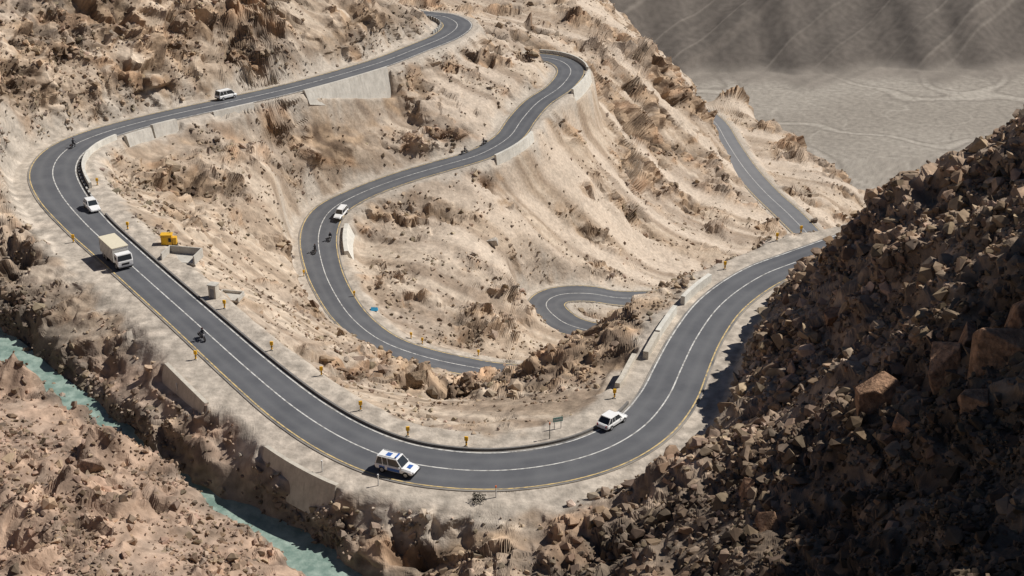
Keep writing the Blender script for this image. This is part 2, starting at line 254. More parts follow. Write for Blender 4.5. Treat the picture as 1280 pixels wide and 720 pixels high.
# ---------- mesh utils ----------
col=bpy.context.scene.collection
def fastmesh(name,V,Fc,mat,smooth=False,attrs=None,color=None):
    me=bpy.data.meshes.new(name); V=np.asarray(V,np.float32); Fc=np.asarray(Fc,np.int32)
    k=Fc.shape[1]; me.vertices.add(len(V)); me.vertices.foreach_set('co',V.ravel())
    me.loops.add(Fc.size); me.loops.foreach_set('vertex_index',Fc.ravel())
    me.polygons.add(len(Fc)); me.polygons.foreach_set('loop_start',np.arange(0,Fc.size,k,dtype=np.int32))
    me.polygons.foreach_set('use_smooth',np.full(len(Fc),smooth) if isinstance(smooth,bool) else smooth)
    me.update(calc_edges=True)
    for nme,arr in (attrs or {}).items():
        at=me.attributes.new(nme,'FLOAT','POINT'); at.data.foreach_set('value',np.asarray(arr,np.float32).ravel())
    if color is not None:
        at=me.attributes.new('tint','FLOAT_COLOR','POINT'); at.data.foreach_set('color',np.c_[color.reshape(-1,3),np.ones(len(V))].astype(np.float32).ravel())
    me.materials.append(mat); o=bpy.data.objects.new(name,me); col.objects.link(o); return o
def obj_from_bm(name,bm,mat,parent):
    me=bpy.data.meshes.new(name); bm.to_mesh(me); bm.free(); me.materials.append(mat)
    o=bpy.data.objects.new(name,me); col.objects.link(o)
    if parent: o.parent=parent
    return o
def pymesh(name,V,Fc,mat,parent=None,smooth=False):
    me=bpy.data.meshes.new(name); me.from_pydata([tuple(map(float,v)) for v in V],[],Fc)
    bm=bmesh.new(); bm.from_mesh(me); bmesh.ops.recalc_face_normals(bm,faces=bm.faces)
    for f in bm.faces: f.smooth=smooth
    return obj_from_bm(name,bm,mat,parent)
def box(name,c,s,mat,parent=None,bev=.0,taper=1.0,rot=None):
    bm=bmesh.new(); bmesh.ops.create_cube(bm,size=1)
    for v in bm.verts:
        k=taper if v.co.z>0 else 1
        v.co=Vector((v.co.x*s[0]*k,v.co.y*s[1]*k,v.co.z*s[2]))
    if bev: bmesh.ops.bevel(bm,geom=bm.edges[:],offset=bev,segments=2,affect='EDGES')
    if rot: bmesh.ops.rotate(bm,verts=bm.verts,matrix=Matrix.Rotation(rot[0],3,rot[1]))
    bmesh.ops.translate(bm,verts=bm.verts,vec=c); return obj_from_bm(name,bm,mat,parent)
def cyl(name,c,r,l,axis,mat,parent=None,seg=20,r2=None):
    bm=bmesh.new(); bmesh.ops.create_cone(bm,cap_ends=True,segments=seg,radius1=r,radius2=r if r2 is None else r2,depth=l)
    if axis=='Y': bmesh.ops.rotate(bm,verts=bm.verts,matrix=Matrix.Rotation(math.pi/2,3,'X'))
    if axis=='X': bmesh.ops.rotate(bm,verts=bm.verts,matrix=Matrix.Rotation(math.pi/2,3,'Y'))
    bmesh.ops.translate(bm,verts=bm.verts,vec=c); return obj_from_bm(name,bm,mat,parent)
# ---------- materials ----------
class NT:
    def __init__(s,name):
        s.m=bpy.data.materials.new(name); s.m.use_nodes=True; s.t=s.m.node_tree; s.b=s.t.nodes['Principled BSDF']
        s.b.inputs['Roughness'].default_value=.9; s.b.inputs['Specular IOR Level'].default_value=.15
        s.geo=s.t.nodes.new('ShaderNodeNewGeometry')
    def n(s,ty,**k):
        x=s.t.nodes.new(ty)
        for a,b in k.items(): setattr(x,a,b)
        return x
    def l(s,a,b): s.t.links.new(a,b)
    def pos(s,rot=0,sc=(1,1,1)):
        m=s.n('ShaderNodeMapping'); s.l(s.geo.outputs['Position'],m.inputs['Vector']); m.inputs['Rotation'].default_value=(0,0,rot); m.inputs['Scale'].default_value=sc; return m.outputs[0]
    def noise(s,scale,det=4,vec=None,rough=.55):
        x=s.n('ShaderNodeTexNoise'); x.inputs['Scale'].default_value=scale; x.inputs['Detail'].default_value=det; x.inputs['Roughness'].default_value=rough
        s.l(vec or s.geo.outputs['Position'],x.inputs['Vector']); return x.outputs['Fac']
    def ramp(s,fac,a,b,lo=0.,hi=1.):
        x=s.n('ShaderNodeMapRange'); s.l(fac,x.inputs[0]); x.inputs[1].default_value=a; x.inputs[2].default_value=b; x.inputs[3].default_value=lo; x.inputs[4].default_value=hi; return x.outputs[0]
    def attr(s,nm,o='Fac'): x=s.n('ShaderNodeAttribute'); x.attribute_name=nm; return x.outputs[o]
    def mix(s,f,a,b,mode='MIX'):
        x=s.n('ShaderNodeMix',data_type='RGBA',blend_type=mode)
        for i,v in ((0,f),(6,a),(7,b)):
            if isinstance(v,(int,float)): x.inputs[i].default_value=v
            elif isinstance(v,tuple): x.inputs[i].default_value=(*v,1)
            else: s.l(v,x.inputs[i])
        return x.outputs[2]
    def math(s,op,a,b=0.):
        x=s.n('ShaderNodeMath',operation=op)
        for i,v in ((0,a),(1,b)):
            if isinstance(v,(int,float)): x.inputs[i].default_value=v
            else: s.l(v,x.inputs[i])
        return x.outputs[0]
    def bump(s,hh,st,dist):
        x=s.n('ShaderNodeBump'); x.inputs['Strength'].default_value=st; x.inputs['Distance'].default_value=dist; s.l(hh,x.inputs['Height']); s.l(x.outputs[0],s.b.inputs['Normal'])
    def col(s,c): s.l(c,s.b.inputs['Base Color'])
def simple(name,c,rough=.6,var=.12,scale=3,metal=0,spec=.3):
    t=NT(name); f=t.noise(scale,3); t.col(t.mix(f,tuple(x*(1-var) for x in c),tuple(min(1,x*(1+var)) for x in c)))
    t.b.inputs['Roughness'].default_value=rough; t.b.inputs['Metallic'].default_value=metal; t.b.inputs['Specular IOR Level'].default_value=spec; return t.m
def terrain_mat():
    t=NT('terrain_ground'); f=t.noise(1.3,3,rough=.6); k=t.ramp(f,.3,.7,.8,1.18)
    g=t.n('ShaderNodeVectorMath',operation='SCALE'); t.l(t.attr('tint','Color'),g.inputs[0]); t.l(k,g.inputs['Scale']); t.col(g.outputs[0])
    t.bump(f,.5,.3); return t.m
def rock_mat():
    t=NT('rock_stone'); m=t.noise(1.5,3); k=t.ramp(m,.3,.7,.72,1.2)
    g=t.n('ShaderNodeVectorMath',operation='SCALE'); t.l(t.attr('tint','Color'),g.inputs[0]); t.l(k,g.inputs['Scale']); t.col(g.outputs[0]); return t.m
M_ter=terrain_mat(); M_rock=rock_mat()
def asphalt():
    t=NT('asphalt'); lat=t.attr('lat'); a=t.noise(.25,4); b=t.noise(12,2)
    c=t.mix(t.ramp(a,.35,.65),(.102,.105,.115),(.14,.143,.152)); c=t.mix(t.ramp(b,.3,.7,0,.4),c,(.082,.084,.092))
    w=t.math('ABSOLUTE',t.math('SUBTRACT',t.math('ABSOLUTE',lat),.5)); c=t.mix(t.ramp(w,.0,.2,.35,0),c,(.168,.17,.175))
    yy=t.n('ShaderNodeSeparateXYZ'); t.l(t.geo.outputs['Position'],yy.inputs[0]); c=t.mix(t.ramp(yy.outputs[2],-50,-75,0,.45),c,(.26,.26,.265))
    e=t.ramp(t.math('ADD',t.math('ABSOLUTE',lat),t.ramp(a,.3,.7,-.08,.08)),.88,1.0); c=t.mix(e,c,(.28,.255,.225))
    t.col(c); t.b.inputs['Roughness'].default_value=.8; return t.m
M_asp=asphalt()
def paint(name,c):
    t=NT(name); f=t.noise(1.5,5); t.col(t.mix(t.ramp(f,.42,.65,.05,.8),c,(.18,.17,.16))); t.b.inputs['Roughness'].default_value=.7; return t.m
M_white=paint('line_paint_white',(.66,.65,.62)); M_yel=paint('line_paint_yellow',(.66,.49,.22))
def conc(name,c,dirt=.5):
    t=NT(name); f=t.noise(.6,5); st=t.noise(1,3,vec=t.pos(0,(2,2,.2))); g=t.noise(3,4)
    cc=t.mix(t.ramp(f,.35,.65),tuple(x*.8 for x in c),c); cc=t.mix(t.ramp(st,.5,.7,0,dirt),cc,tuple(x*.6 for x in c)); cc=t.mix(t.ramp(g,.5,.7,0,dirt*.6),cc,(.33,.27,.21)); t.col(cc); t.bump(g,.4,.06); return t.m
M_con=conc('concrete_weathered',(.57,.54,.485),.5); M_cond=conc('stone_masonry',(.60,.55,.47),.55); M_par=conc('whitewashed_block',(.70,.675,.61),.4)
def stripe():
    t=NT('striped_kerb_paint'); s=t.attr('dist'); f=t.math('FRACT',t.math('MULTIPLY',s,.5)); k=t.math('GREATER_THAN',f,.5)
    c=t.mix(k,(.5,.49,.46),(.04,.04,.042)); c=t.mix(t.ramp(t.noise(3,3),.5,.7,0,.5),c,(.3,.28,.25)); t.col(c); return t.m
M_str=stripe(); M_kerb=conc('kerb_dark',(.20,.19,.18),.3)
def water():
    t=NT('glacial_water'); t.col(t.mix(t.ramp(t.noise(.6,4),.4,.65),(.17,.25,.215),(.33,.42,.365))); t.b.inputs['Roughness'].default_value=.3; t.b.inputs['Specular IOR Level'].default_value=.5; t.bump(t.noise(2.5,3),.5,.15); return t.m
M_wat=water()
M_wp=simple('car_paint_white',(.82,.82,.81),.3,.03,1,0,.5); M_glass=simple('tinted_glass',(.03,.035,.04),.1,.1,1,0,.6); M_tyre=simple('tyre_rubber',(.02,.02,.02),.8)
M_rim=simple('alloy_rim',(.45,.45,.46),.35,.1,3,.6); M_blk=simple('black_plastic',(.03,.03,.032),.5); M_red=simple('tail_light_red',(.35,.02,.02),.3); M_lamp=simple('headlight_lens',(.75,.76,.78),.15)
M_blue=simple('blue_marking',(.05,.13,.40),.4); M_cream=simple('cream_roof',(.66,.60,.46),.8); M_grey=simple('grey_metal',(.25,.25,.26),.5); M_pale=simple('pale_panel',(.66,.65,.61),.5)
M_my=simple('marker_yellow',(.85,.48,.02),.6,.05); M_mach=simple('machine_yellow',(.72,.42,.04),.5); M_teal=simple('sign_teal',(.30,.50,.46),.5); M_or=simple('post_orange',(.65,.16,.04),.6); M_tarp=simple('blue_tarpaulin',(.05,.35,.6),.7)
M_jack=simple('dark_jacket',(.03,.032,.04),.8); M_hel=simple('helmet_shell',(.06,.02,.02),.3); M_bike=simple('motorcycle_paint',(.06,.02,.02),.35); M_pw=simple('post_white',(.7,.7,.68),.6); M_bush=simple('shrub_leaves',(.035,.03,.02),.9,.4)
# ---------- terrain object ----------
idx=np.arange(nr*nc).reshape(nr,nc)
Fq=np.stack([idx[:-1,:-1],idx[:-1,1:],idx[1:,1:],idx[1:,:-1]],-1).reshape(-1,4)
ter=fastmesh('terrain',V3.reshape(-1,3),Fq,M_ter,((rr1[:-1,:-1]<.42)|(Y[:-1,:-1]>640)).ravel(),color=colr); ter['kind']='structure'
# ---------- sweeps ----------
def sweep(name,R,i0,i1,prof,mat,kind=None,taper=None):
    rows=[];dist=[];lat=[]
    for i in range(i0,i1):
        p=R['P'][i]; N=R['N'][i]; W=R['W'][i]/2; f=(i-i0)/max(1,i1-1-i0)
        for (o,z) in prof:
            if taper is not None and z<0: z=z*(1-f)+taper*f
            off=o[0]*W+o[1]
            rows.append((p[0]+N[0]*off,p[1]+N[1]*off,p[2]+z)); dist.append(R['S'][i]); lat.append(off/W)
    k=len(prof); m=i1-i0; Fc=[]
    for i in range(m-1):
        for j in range(k):
            a=i*k+j; b=i*k+(j+1)%k; Fc.append((a,b,b+k,a+k))
    o=fastmesh(name,np.array(rows),np.array(Fc),mat,False,{'dist':dist,'lat':lat})
    bm=bmesh.new(); bm.from_mesh(o.data); bm.verts.ensure_lookup_table()
    bm.faces.new([bm.verts[j] for j in range(k)]); bm.faces.new([bm.verts[(m-1)*k+j] for j in range(k)])
    bmesh.ops.recalc_face_normals(bm,faces=bm.faces); bm.to_mesh(o.data); bm.free()
    if kind: o['kind']=kind
    return o
def strip(name,R,i0,i1,o0,o1,z,mat):
    rows=[]
    for i in range(i0,i1):
        p=R['P'][i];N=R['N'][i];W=R['W'][i]/2
        for o in (o0,o1):
            off=o[0]*W+o[1]; rows.append((p[0]+N[0]*off,p[1]+N[1]*off,p[2]+z))
    m=i1-i0; Fc=[(2*i,2*i+1,2*i+3,2*i+2) for i in range(m-1)]
    o=fastmesh(name,rows,np.array(Fc),mat,False)
    if o.data.polygons[0].normal.z<0: o.data.flip_normals()
    o['kind']='structure'; return o
for nm,R in (('road',A),('road',B)):
    ring=[((-1,0),-.6),((-1,0),0),((-.66,0),.02),((-.33,0),.03),((0,0),.035),((.33,0),.03),((.66,0),.02),((1,0),0),((1,0),-.6)]
    sweep(nm,R,0,len(R['P']),ring,M_asp,'structure')
    n_=len(R['P'])
    strip('road_centre_line',R,0,n_,(0,-.085),(0,.085),.047,M_white)
    strip('road_edge_line',R,0,n_,(-1,.28),(-1,.46),.03,M_yel)
    strip('road_edge_line',R,0,n_,(1,-.46),(1,-.28),.03,M_white if R is A else M_yel)
wt=strip('stream',S,0,len(S['P']),(-1,-.4),(1,.4),-.08,M_wat)
def L(o,label,cat,group=None):
    o['label']=label; o['category']=cat
    if group: o['group']=group
    return o
def wall(name,R,p0,p1,off,th,top,bot,mat,label,cat='wall',batter=0.,group=None,taper=None):
    i0=sta(R,*p0); i1=sta(R,*p1); i0,i1=min(i0,i1),max(i0,i1)+1
    s=1 if off[0]>0 else -1
    prof=[((off[0],off[1]),bot),((off[0],off[1]),top),((off[0],off[1]+s*th),top),((off[0],off[1]+s*(th+batter)),bot)]
    return L(sweep(name,R,i0,i1,prof,mat,None,taper),label,cat,group)
wall('roadside_kerb',A,(100,275),(805,500),(1,.05),.25,.28,-.5,M_kerb,'long low dark concrete kerb along the inner road edge','kerb')
wall('striped_kerb',A,(112,172),(85,255),(1,.1),.25,.3,-.5,M_str,'black and white striped kerb on the hairpin bend','kerb')
wall('parapet_wall',A,(118,171),(78,240),(1,.7),.45,.95,-1.2,M_par,'pale continuous curved parapet inside the hairpin bend','parapet wall')
wall('striped_kerb',A,(530,18),(560,45),(-1,-.1),.3,.7,-.6,M_str,'black and white striped kerb at the far bend','kerb')
wall('parapet_wall',B,(675,71),(716,88),(1,.3),.4,.9,-1.6,M_par,'pale concrete parapet round the outside of the rocky bend','parapet wall')
wall('retaining_wall',A,(462,82),(360,111),(1,.9),.6,.6,-9,M_con,'tall tapering pale concrete retaining wall holding up the road','retaining wall',1.4,None,-2.2)
wall('retaining_wall',A,(300,125),(250,136),(1,.6),.5,.35,-3,M_con,'long low concrete retaining wall under the road','retaining wall',.8)
wall('retaining_wall',A,(200,147),(165,156),(1,.9),.6,.7,-3.5,M_con,'pale concrete retaining wall by the hairpin bend','retaining wall',.8)
wall('retaining_wall',A,(160,158),(124,168),(1,1.3),.6,.4,-3.0,M_con,'lower pale concrete wall by the hairpin bend','retaining wall',.8)
wall('retaining_wall',B,(642,166),(600,193),(1,.6),.6,.9,-3.2,M_par,'white concrete retaining wall on the outside of the lower road','retaining wall',.6)
wall('retaining_wall',B,(716,92),(694,113),(1,.6),.6,1.0,-4,M_par,'white concrete retaining wall at the upper bend','retaining wall',.8)
wall('retaining_wall',A,(278,435),(330,480),(-1,-4.0),.5,.12,-4,M_cond,'low pale masonry retaining wall half buried in rubble','retaining wall',1.3)
wall('retaining_wall',A,(398,534),(470,568),(-1,-3.2),.5,.12,-4,M_cond,'low pale masonry retaining wall below the bend','retaining wall',1.3)
wall('retaining_wall',A,(836,492),(854,454),(1,2.4),.6,.5,-4,M_cond,'stone masonry retaining wall on the ridge','retaining wall',.6)
wall('retaining_wall',B,(402,282),(406,318),(1,.9),.8,.7,-3,M_par,'short white concrete retaining wall inside the bend','retaining wall',1.6)
wall('parapet_wall',A,(853,456),(866,432),(1,.9),.7,1.0,-2,M_cond,'brown stone parapet on the ridge side','parapet wall')
wall('parapet_wall',A,(867,430),(887,399),(1,.9),.6,1.2,-2,M_par,'whitewashed block parapet on the ridge side','parapet wall')
wall('parapet_wall',A,(893,388),(925,360),(1,.9),.6,1.2,-2,M_par,'whitewashed block parapet on the ridge side','parapet wall')
# ---------- rocks ----------
def rockbase(npts,seed,pw=.7):
    r=np.random.default_rng(seed); bm=bmesh.new()
    p=r.normal(size=(npts,3)); p/=np.linalg.norm(p,axis=1)[:,None]; p*=r.uniform(.8,1.1,(npts,1)); p=np.sign(p)*np.abs(p)**pw
    for q in p: bm.verts.new(q)
    bmesh.ops.convex_hull(bm,input=bm.verts[:]); lo=[v for v in bm.verts if not v.link_faces]
    bmesh.ops.delete(bm,geom=lo,context='VERTS'); bm.verts.index_update(); bmesh.ops.triangulate(bm,faces=bm.faces[:]); bmesh.ops.recalc_face_normals(bm,faces=bm.faces)
    V=np.array([v.co[:] for v in bm.verts]); Fc=np.array([[v.index for v in f.verts] for f in bm.faces]); bm.free(); return V,Fc
def rotm(nn):
    q=rng.normal(size=(nn,4)); q/=np.linalg.norm(q,axis=1)[:,None]; w,x,y,z=q.T
    return np.stack([1-2*(y*y+z*z),2*(x*y-z*w),2*(x*z+y*w),2*(x*y+z*w),1-2*(x*x+z*z),2*(y*z-x*w),2*(x*z-y*w),2*(y*z+x*w),1-2*(x*x+y*y)],1).reshape(-1,3,3)
def scatter(name,count,dens,smin,smax,pw,npts,nv=10,tone=1.0,warm=(.33,.265,.205),near=.45):
    dd=dens.ravel(); pick=rng.choice(nr*nc,size=count,p=dd/dd.sum())
    Vp=V3.reshape(-1,3)[pick]+np.c_[rng.uniform(-.25,.25,(count,2)),np.zeros(count)]
    s=smin*(1-rng.random(count)*(1-(smin/smax)**pw))**(-1/pw)
    s=s*np.clip(Vp[:,1]/165,near,1)   # finer rubble on the closest slope
    R_=rotm(count); sc=rng.uniform(.6,1.25,(count,3))*s[:,None]/2
    tt=colr.reshape(-1,3)[pick]; tt=tt*.65+.35*np.array(warm)*(1-.6*hill_shade.ravel()[pick])[:,None]; tt=tone*tt*rng.uniform(.55,1.35,(count,1))*np.c_[rng.uniform(.97,1.1,count),np.ones(count),rng.uniform(.88,1.04,count)]  # stones take the same painted hill shade
    VV=[];FF=[];T=[];off=0
    for k in range(nv):
        V,Fc=rockbase(npts,k+100*npts); sl_=np.arange(k,count,nv)
        W_=np.einsum('nij,nvj->nvi',R_[sl_],V[None]*sc[sl_][:,None,:]); W_[...,2]*=.85
        W_+=(Vp[sl_]+np.c_[np.zeros((len(sl_),2)),s[sl_]*.08])[:,None,:]
        m=len(sl_); VV.append(W_.reshape(-1,3)); FF.append((Fc[None]+(np.arange(m)*len(V))[:,None,None]+off).reshape(-1,3)); off+=m*len(V)
        T.append(np.repeat(tt[sl_],len(V),axis=0))
    o=fastmesh(name,np.vstack(VV),np.vstack(FF),M_rock,False,color=np.clip(np.vstack(T),.02,.8)); o['kind']='stuff'; return o
vis=(np.abs(Aa)<.52)&(Y<600)
free=sm(1.2+vg,3+vg,sA)*sm(1.2,3,sB)*sm(-1.6,.6,sS)*vis*(1-.8*zone)*(1-.5*chute)
clump=np.clip(.35+fbm(X/9,Y/9,3,300)*1.5,0.05,2)
scatter('scree_stones',62000,free*(.22+np.clip(rr1,0,1)**2*.8)*clump,.28,1.2,2.0,9)
scatter('scree_stones',28000,free*sm(170,230,Y)*(.4+np.clip(rr1,0,1)**1.5)*np.sqrt(clump),.42,1.4,2.4,9,10,.82)
scatter('hillside_rubble',25000,free*hillf*(.3+clump),.5,3.0,1.7,11,12,1.0,(.34,.25,.175),.5)
scatter('bank_rubble',8000,free*np.maximum(np.maximum(red*.8,lb*.7),ridge)*(.3+clump),.4,1.8,2.0,10,10,.95,(.31,.24,.18),.5)
scatter('scree_boulders',4800,free*(np.clip(rr1,0,1)**3)*clump*sm(1.5,5,sA)*(Y<460)*(1-.6*red)*(1-.7*lb)*(1-.5*ridge),.9,2.7,2.4,13)
def boulder(u,v,sz,c,label,sink=.3,seed=0,ang=0):
    V,Fc=rockbase(13,900+seed,.5); m=NT('boulder_rock'); f=m.noise(1.6,6); m.col(m.mix(m.ramp(f,.38,.62),tuple(x*.5 for x in c),c)); m.bump(m.noise(2.5,6),1,.3)
    V=V*np.array(sz)/2; g=hit(u,v); ca,sa=math.cos(ang),math.sin(ang); V=V@np.array([[ca,sa,0],[-sa,ca,0],[0,0,1]])
    o=pymesh('boulder',V,[tuple(map(int,f)) for f in Fc],m.m); bm=bmesh.new(); bm.from_mesh(o.data); bmesh.ops.dissolve_limit(bm,angle_limit=.2,verts=bm.verts,edges=bm.edges); bmesh.ops.bevel(bm,geom=bm.edges[:],offset=.02*min(sz),segments=1,affect='EDGES'); bm.to_mesh(o.data); bm.free()
    o.location=(g[0],g[1],g[2]+sz[2]*(.5-sink)); o.rotation_euler=(random.uniform(-.2,.2),random.uniform(-.2,.2),0); return L(o,label,'boulder')
og=(.42,.255,.16)
for k,(u,v,s) in enumerate([(1095,515,(4.4,3,5.4)),(1180,480,(4.6,3.2,6)),(1245,470,(4.6,3.4,6.4)),(1275,410,(3.8,3,4.6)),(1150,430,(2.8,2.2,3.2)),(960,660,(2.0,1.7,2.5)),(935,620,(2.0,1.6,2.4)),(1215,520,(2.8,2.4,3.4)),(1225,330,(2.4,2,2.2)),(1130,540,(2.4,2,3)),(1060,470,(2.2,1.8,2.6)),(1210,440,(3.2,2.4,3.8)),(1160,360,(2.4,2,2.4)),(1040,400,(2.6,2,2.4))]):
    boulder(u,v,s,og,'large angular orange brown boulder on the dark slope',.36,k,k*1.3)
boulder(1250,168,(4,3,3.0),(.30,.22,.16),'brown boulder perched on the crest of the hill',.25,20)
boulder(615,306,(3.2,2,1.8),(.60,.54,.47),'pale boulder resting on the sandy slope',.2,21)
boulder(1018,278,(2.6,1.8,1.6),(.25,.20,.16),'brown boulder beside the road shoulder',.2,22)
boulder(115,590,(3.2,2.4,2.2),(.38,.27,.20),'reddish brown boulder on the rubble slope',.3,23)
boulder(520,482,(3.4,2.4,3.2),(.30,.22,.15),'brown boulder above the lower road',.25,24)
# ---------- vehicles ----------
def empty(name):
    e=bpy.data.objects.new(name,None); e.empty_display_size=.3; col.objects.link(e); return e
def loft(name,secs,mat,parent,smooth=True):
    V=[];k=8
    for (x,zb,zt,w,wt_) in secs:
        for (y,z) in ((-w*.88,zb),(-w,zb+.14),(-w,zt-.16),(-wt_,zt),(wt_,zt),(w,zt-.16),(w,zb+.14),(w*.88,zb)): V.append((x,y,z))
    Fc=[]
    for i in range(len(secs)-1):
        for j in range(k): a=i*k+j;b=i*k+(j+1)%k; Fc.append((a,b,b+k,a+k))
    Fc.append(tuple(range(k))); Fc.append(tuple(range((len(secs)-1)*k,len(secs)*k)))
    return pymesh(name,V,Fc,mat,parent,False)
def frustum(name,b,t,mat,parent):
    (x0,x1,w0,z0),(x2,x3,w1,z1)=b,t
    V=[(x0,-w0,z0),(x1,-w0,z0),(x1,w0,z0),(x0,w0,z0),(x2,-w1,z1),(x3,-w1,z1),(x3,w1,z1),(x2,w1,z1)]
    return pymesh(name,V,[(0,1,2,3),(4,5,6,7),(0,1,5,4),(1,2,6,5),(2,3,7,6),(3,0,4,7)],mat,parent)
def bar(name,p,q,r,mat,parent):
    p=Vector(p);q=Vector(q); bm=bmesh.new(); bmesh.ops.create_cone(bm,cap_ends=True,segments=6,radius1=r,radius2=r,depth=(q-p).length)
    bmesh.ops.rotate(bm,verts=bm.verts,matrix=(q-p).to_track_quat('Z','Y').to_matrix()); bmesh.ops.translate(bm,verts=bm.verts,vec=(p+q)/2); return obj_from_bm(name,bm,mat,parent)
def wheels(e,xs,ty,r,w=.22):
    for x in xs:
        for s in (-1,1):
            wl=cyl('wheel',(x,s*ty,r),r,w,'Y',M_tyre,e,20); cyl('rim',(x,s*(ty+w/2+.01),r),r*.6,.03,'Y',M_rim,wl,14)
def car(name,Lg,W,H,paint_,suv=False,marks=False,van=False):
    e=empty(name); hw=W/2; hl=Lg/2; zb=.28 if not suv else .38; belt=H*.56 if suv else H*.58; hood=belt-.05 if not suv else belt
    loft('body',[(-hl,zb+.12,belt-.12,hw*.86,hw*.72),(-hl+.15,zb,belt-.02,hw*.97,hw*.84),(-hl*.3,zb,belt,hw,hw*.88),(hl*.35,zb,belt,hw,hw*.88),(hl*.52,zb,hood-.04,hw*.99,hw*.84),(hl-.3,zb,hood-.17,hw*.95,hw*.78),(hl,zb+.1,hood-.38,hw*.82,hw*.66)],paint_,e)
    xb0=-hl+.12 if (suv or van) else -hl+.25; xb1=hl*.42 if not van else hl*.72; xt0=xb0+(.22 if suv or van else .55); xt1=hl*.12 if not van else hl*.38
    wt0=hw*.9; wt1=hw*.76
    frustum('window_glass',(xb0,xb1,wt0,belt-.06),(xt0,xt1,wt1,H-.07),M_glass,e)
    box('roof',((xt0+xt1)/2,0,H-.045),(xt1-xt0+.16,wt1*2+.10,.1),paint_,e,.035)
    for s in (-1,1):
        for (a,b) in ((xb0,xt0),(xb1,xt1),((xb0+xb1)*.5-.05,(xt0+xt1)*.5),((xb0*.72+xb1*.28),(xt0*.78+xt1*.22))):
            bar('pillar',(a,s*wt0,belt-.05),(b,s*wt1,H-.06),.05,paint_,e)
        box('mirror',(xb1-.25,s*(hw+.06),belt+.08),(.12,.16,.12),paint_,e,.03)
        box('headlight',(hl-.13,s*hw*.6,hood-.33),(.2,.32,.14),M_lamp,e,.03); box('tail_light',(-hl+.05,s*hw*.72,belt-.22),(.12,.18,.3),M_red,e,.02)
    box('front_bumper',(hl-.02,0,zb+.16),(.16,W*.86,.22),M_blk if suv else paint_,e,.05); box('rear_bumper',(-hl+.02,0,zb+.16),(.16,W*.88,.2),M_blk if suv else paint_,e,.05)
    wheels(e,(-hl*.6,hl*.62),hw-.1,.37 if suv else .31)
    if suv and not van: box('spare_wheel_cover',(-hl-.06,0,belt-.1),(.16,.6,.6),M_blk,e,.06)
    if suv:
        for s in (-1,1): bar('roof_rail',(xt0+.1,s*wt1*.85,H+.04),(xt1-.1,s*wt1*.85,H+.04),.025,M_grey,e)
    if marks:
        for s in (-1,1):
            box('door_marking',(0,s*(hw+.006),belt-.38),(1.5,.02,.36),M_blue,e); box('door_marking',(-1.4,s*(hw*.985+.008),belt-.36),(.7,.02,.34),M_blue,e)
        box('bonnet_marking',(hl*.66,0,hood-.055),(.5,.7,.02),M_blue,e); box('light_bar',(.05,0,H+.08),(.22,.9,.1),M_blue,e,.03); box('roof_marking',(-.95,0,H+.012),(.6,.7,.012),M_blue,e)
    return e
def truck():
    e=empty('truck'); hw=1.15
    box('chassis',(-.2,0,.62),(6.4,.9,.22),M_blk,e,.03)
    cb=loft('cab',[(2.25,.55,2.3,hw*.97,hw*.9),(3.3,.55,2.3,hw,hw*.92),(3.5,.5,1.55,hw*.98,hw*.92),(3.6,.6,1.3,hw*.95,hw*.9)],M_wp,e); frustum('windscreen',(3.3,3.58,1.0,1.5),(3.2,3.36,.95,2.18),M_glass,e)
    for s in (-1,1):
        box('side_window',(2.85,s*(hw+.0),1.75),(.7,.05,.5),M_glass,e); box('headlight',(3.58,s*.8,.9),(.08,.28,.18),M_lamp,e,.02); box('tail_light',(-3.42,s*.95,.85),(.05,.2,.14),M_red,e); box('mud_flap',(-2.6,s*.95,.45),(.03,.4,.4),M_blk,e)
    box('front_grille',(3.6,0,.95),(.06,1.1,.3),M_blk,e); box('front_bumper',(3.62,0,.6),(.14,2.2,.22),M_grey,e,.03)
    box('cargo_body',(-.75,0,1.8),(5.3,2.35,2.1),M_pale,e,.02)
    for k in range(9):
        for s in (-1,1): box('side_rib',(-3.2+k*.61,s*1.19,1.8),(.07,.05,2.0),M_grey,e)
    box('cargo_roof',(-.75,0,2.91),(5.45,2.5,.1),M_cream,e,.02)
    wheels(e,(-2.2,2.7),1.0,.48,.3); wheels(e,(-1.2,),1.0,.48,.3); return e
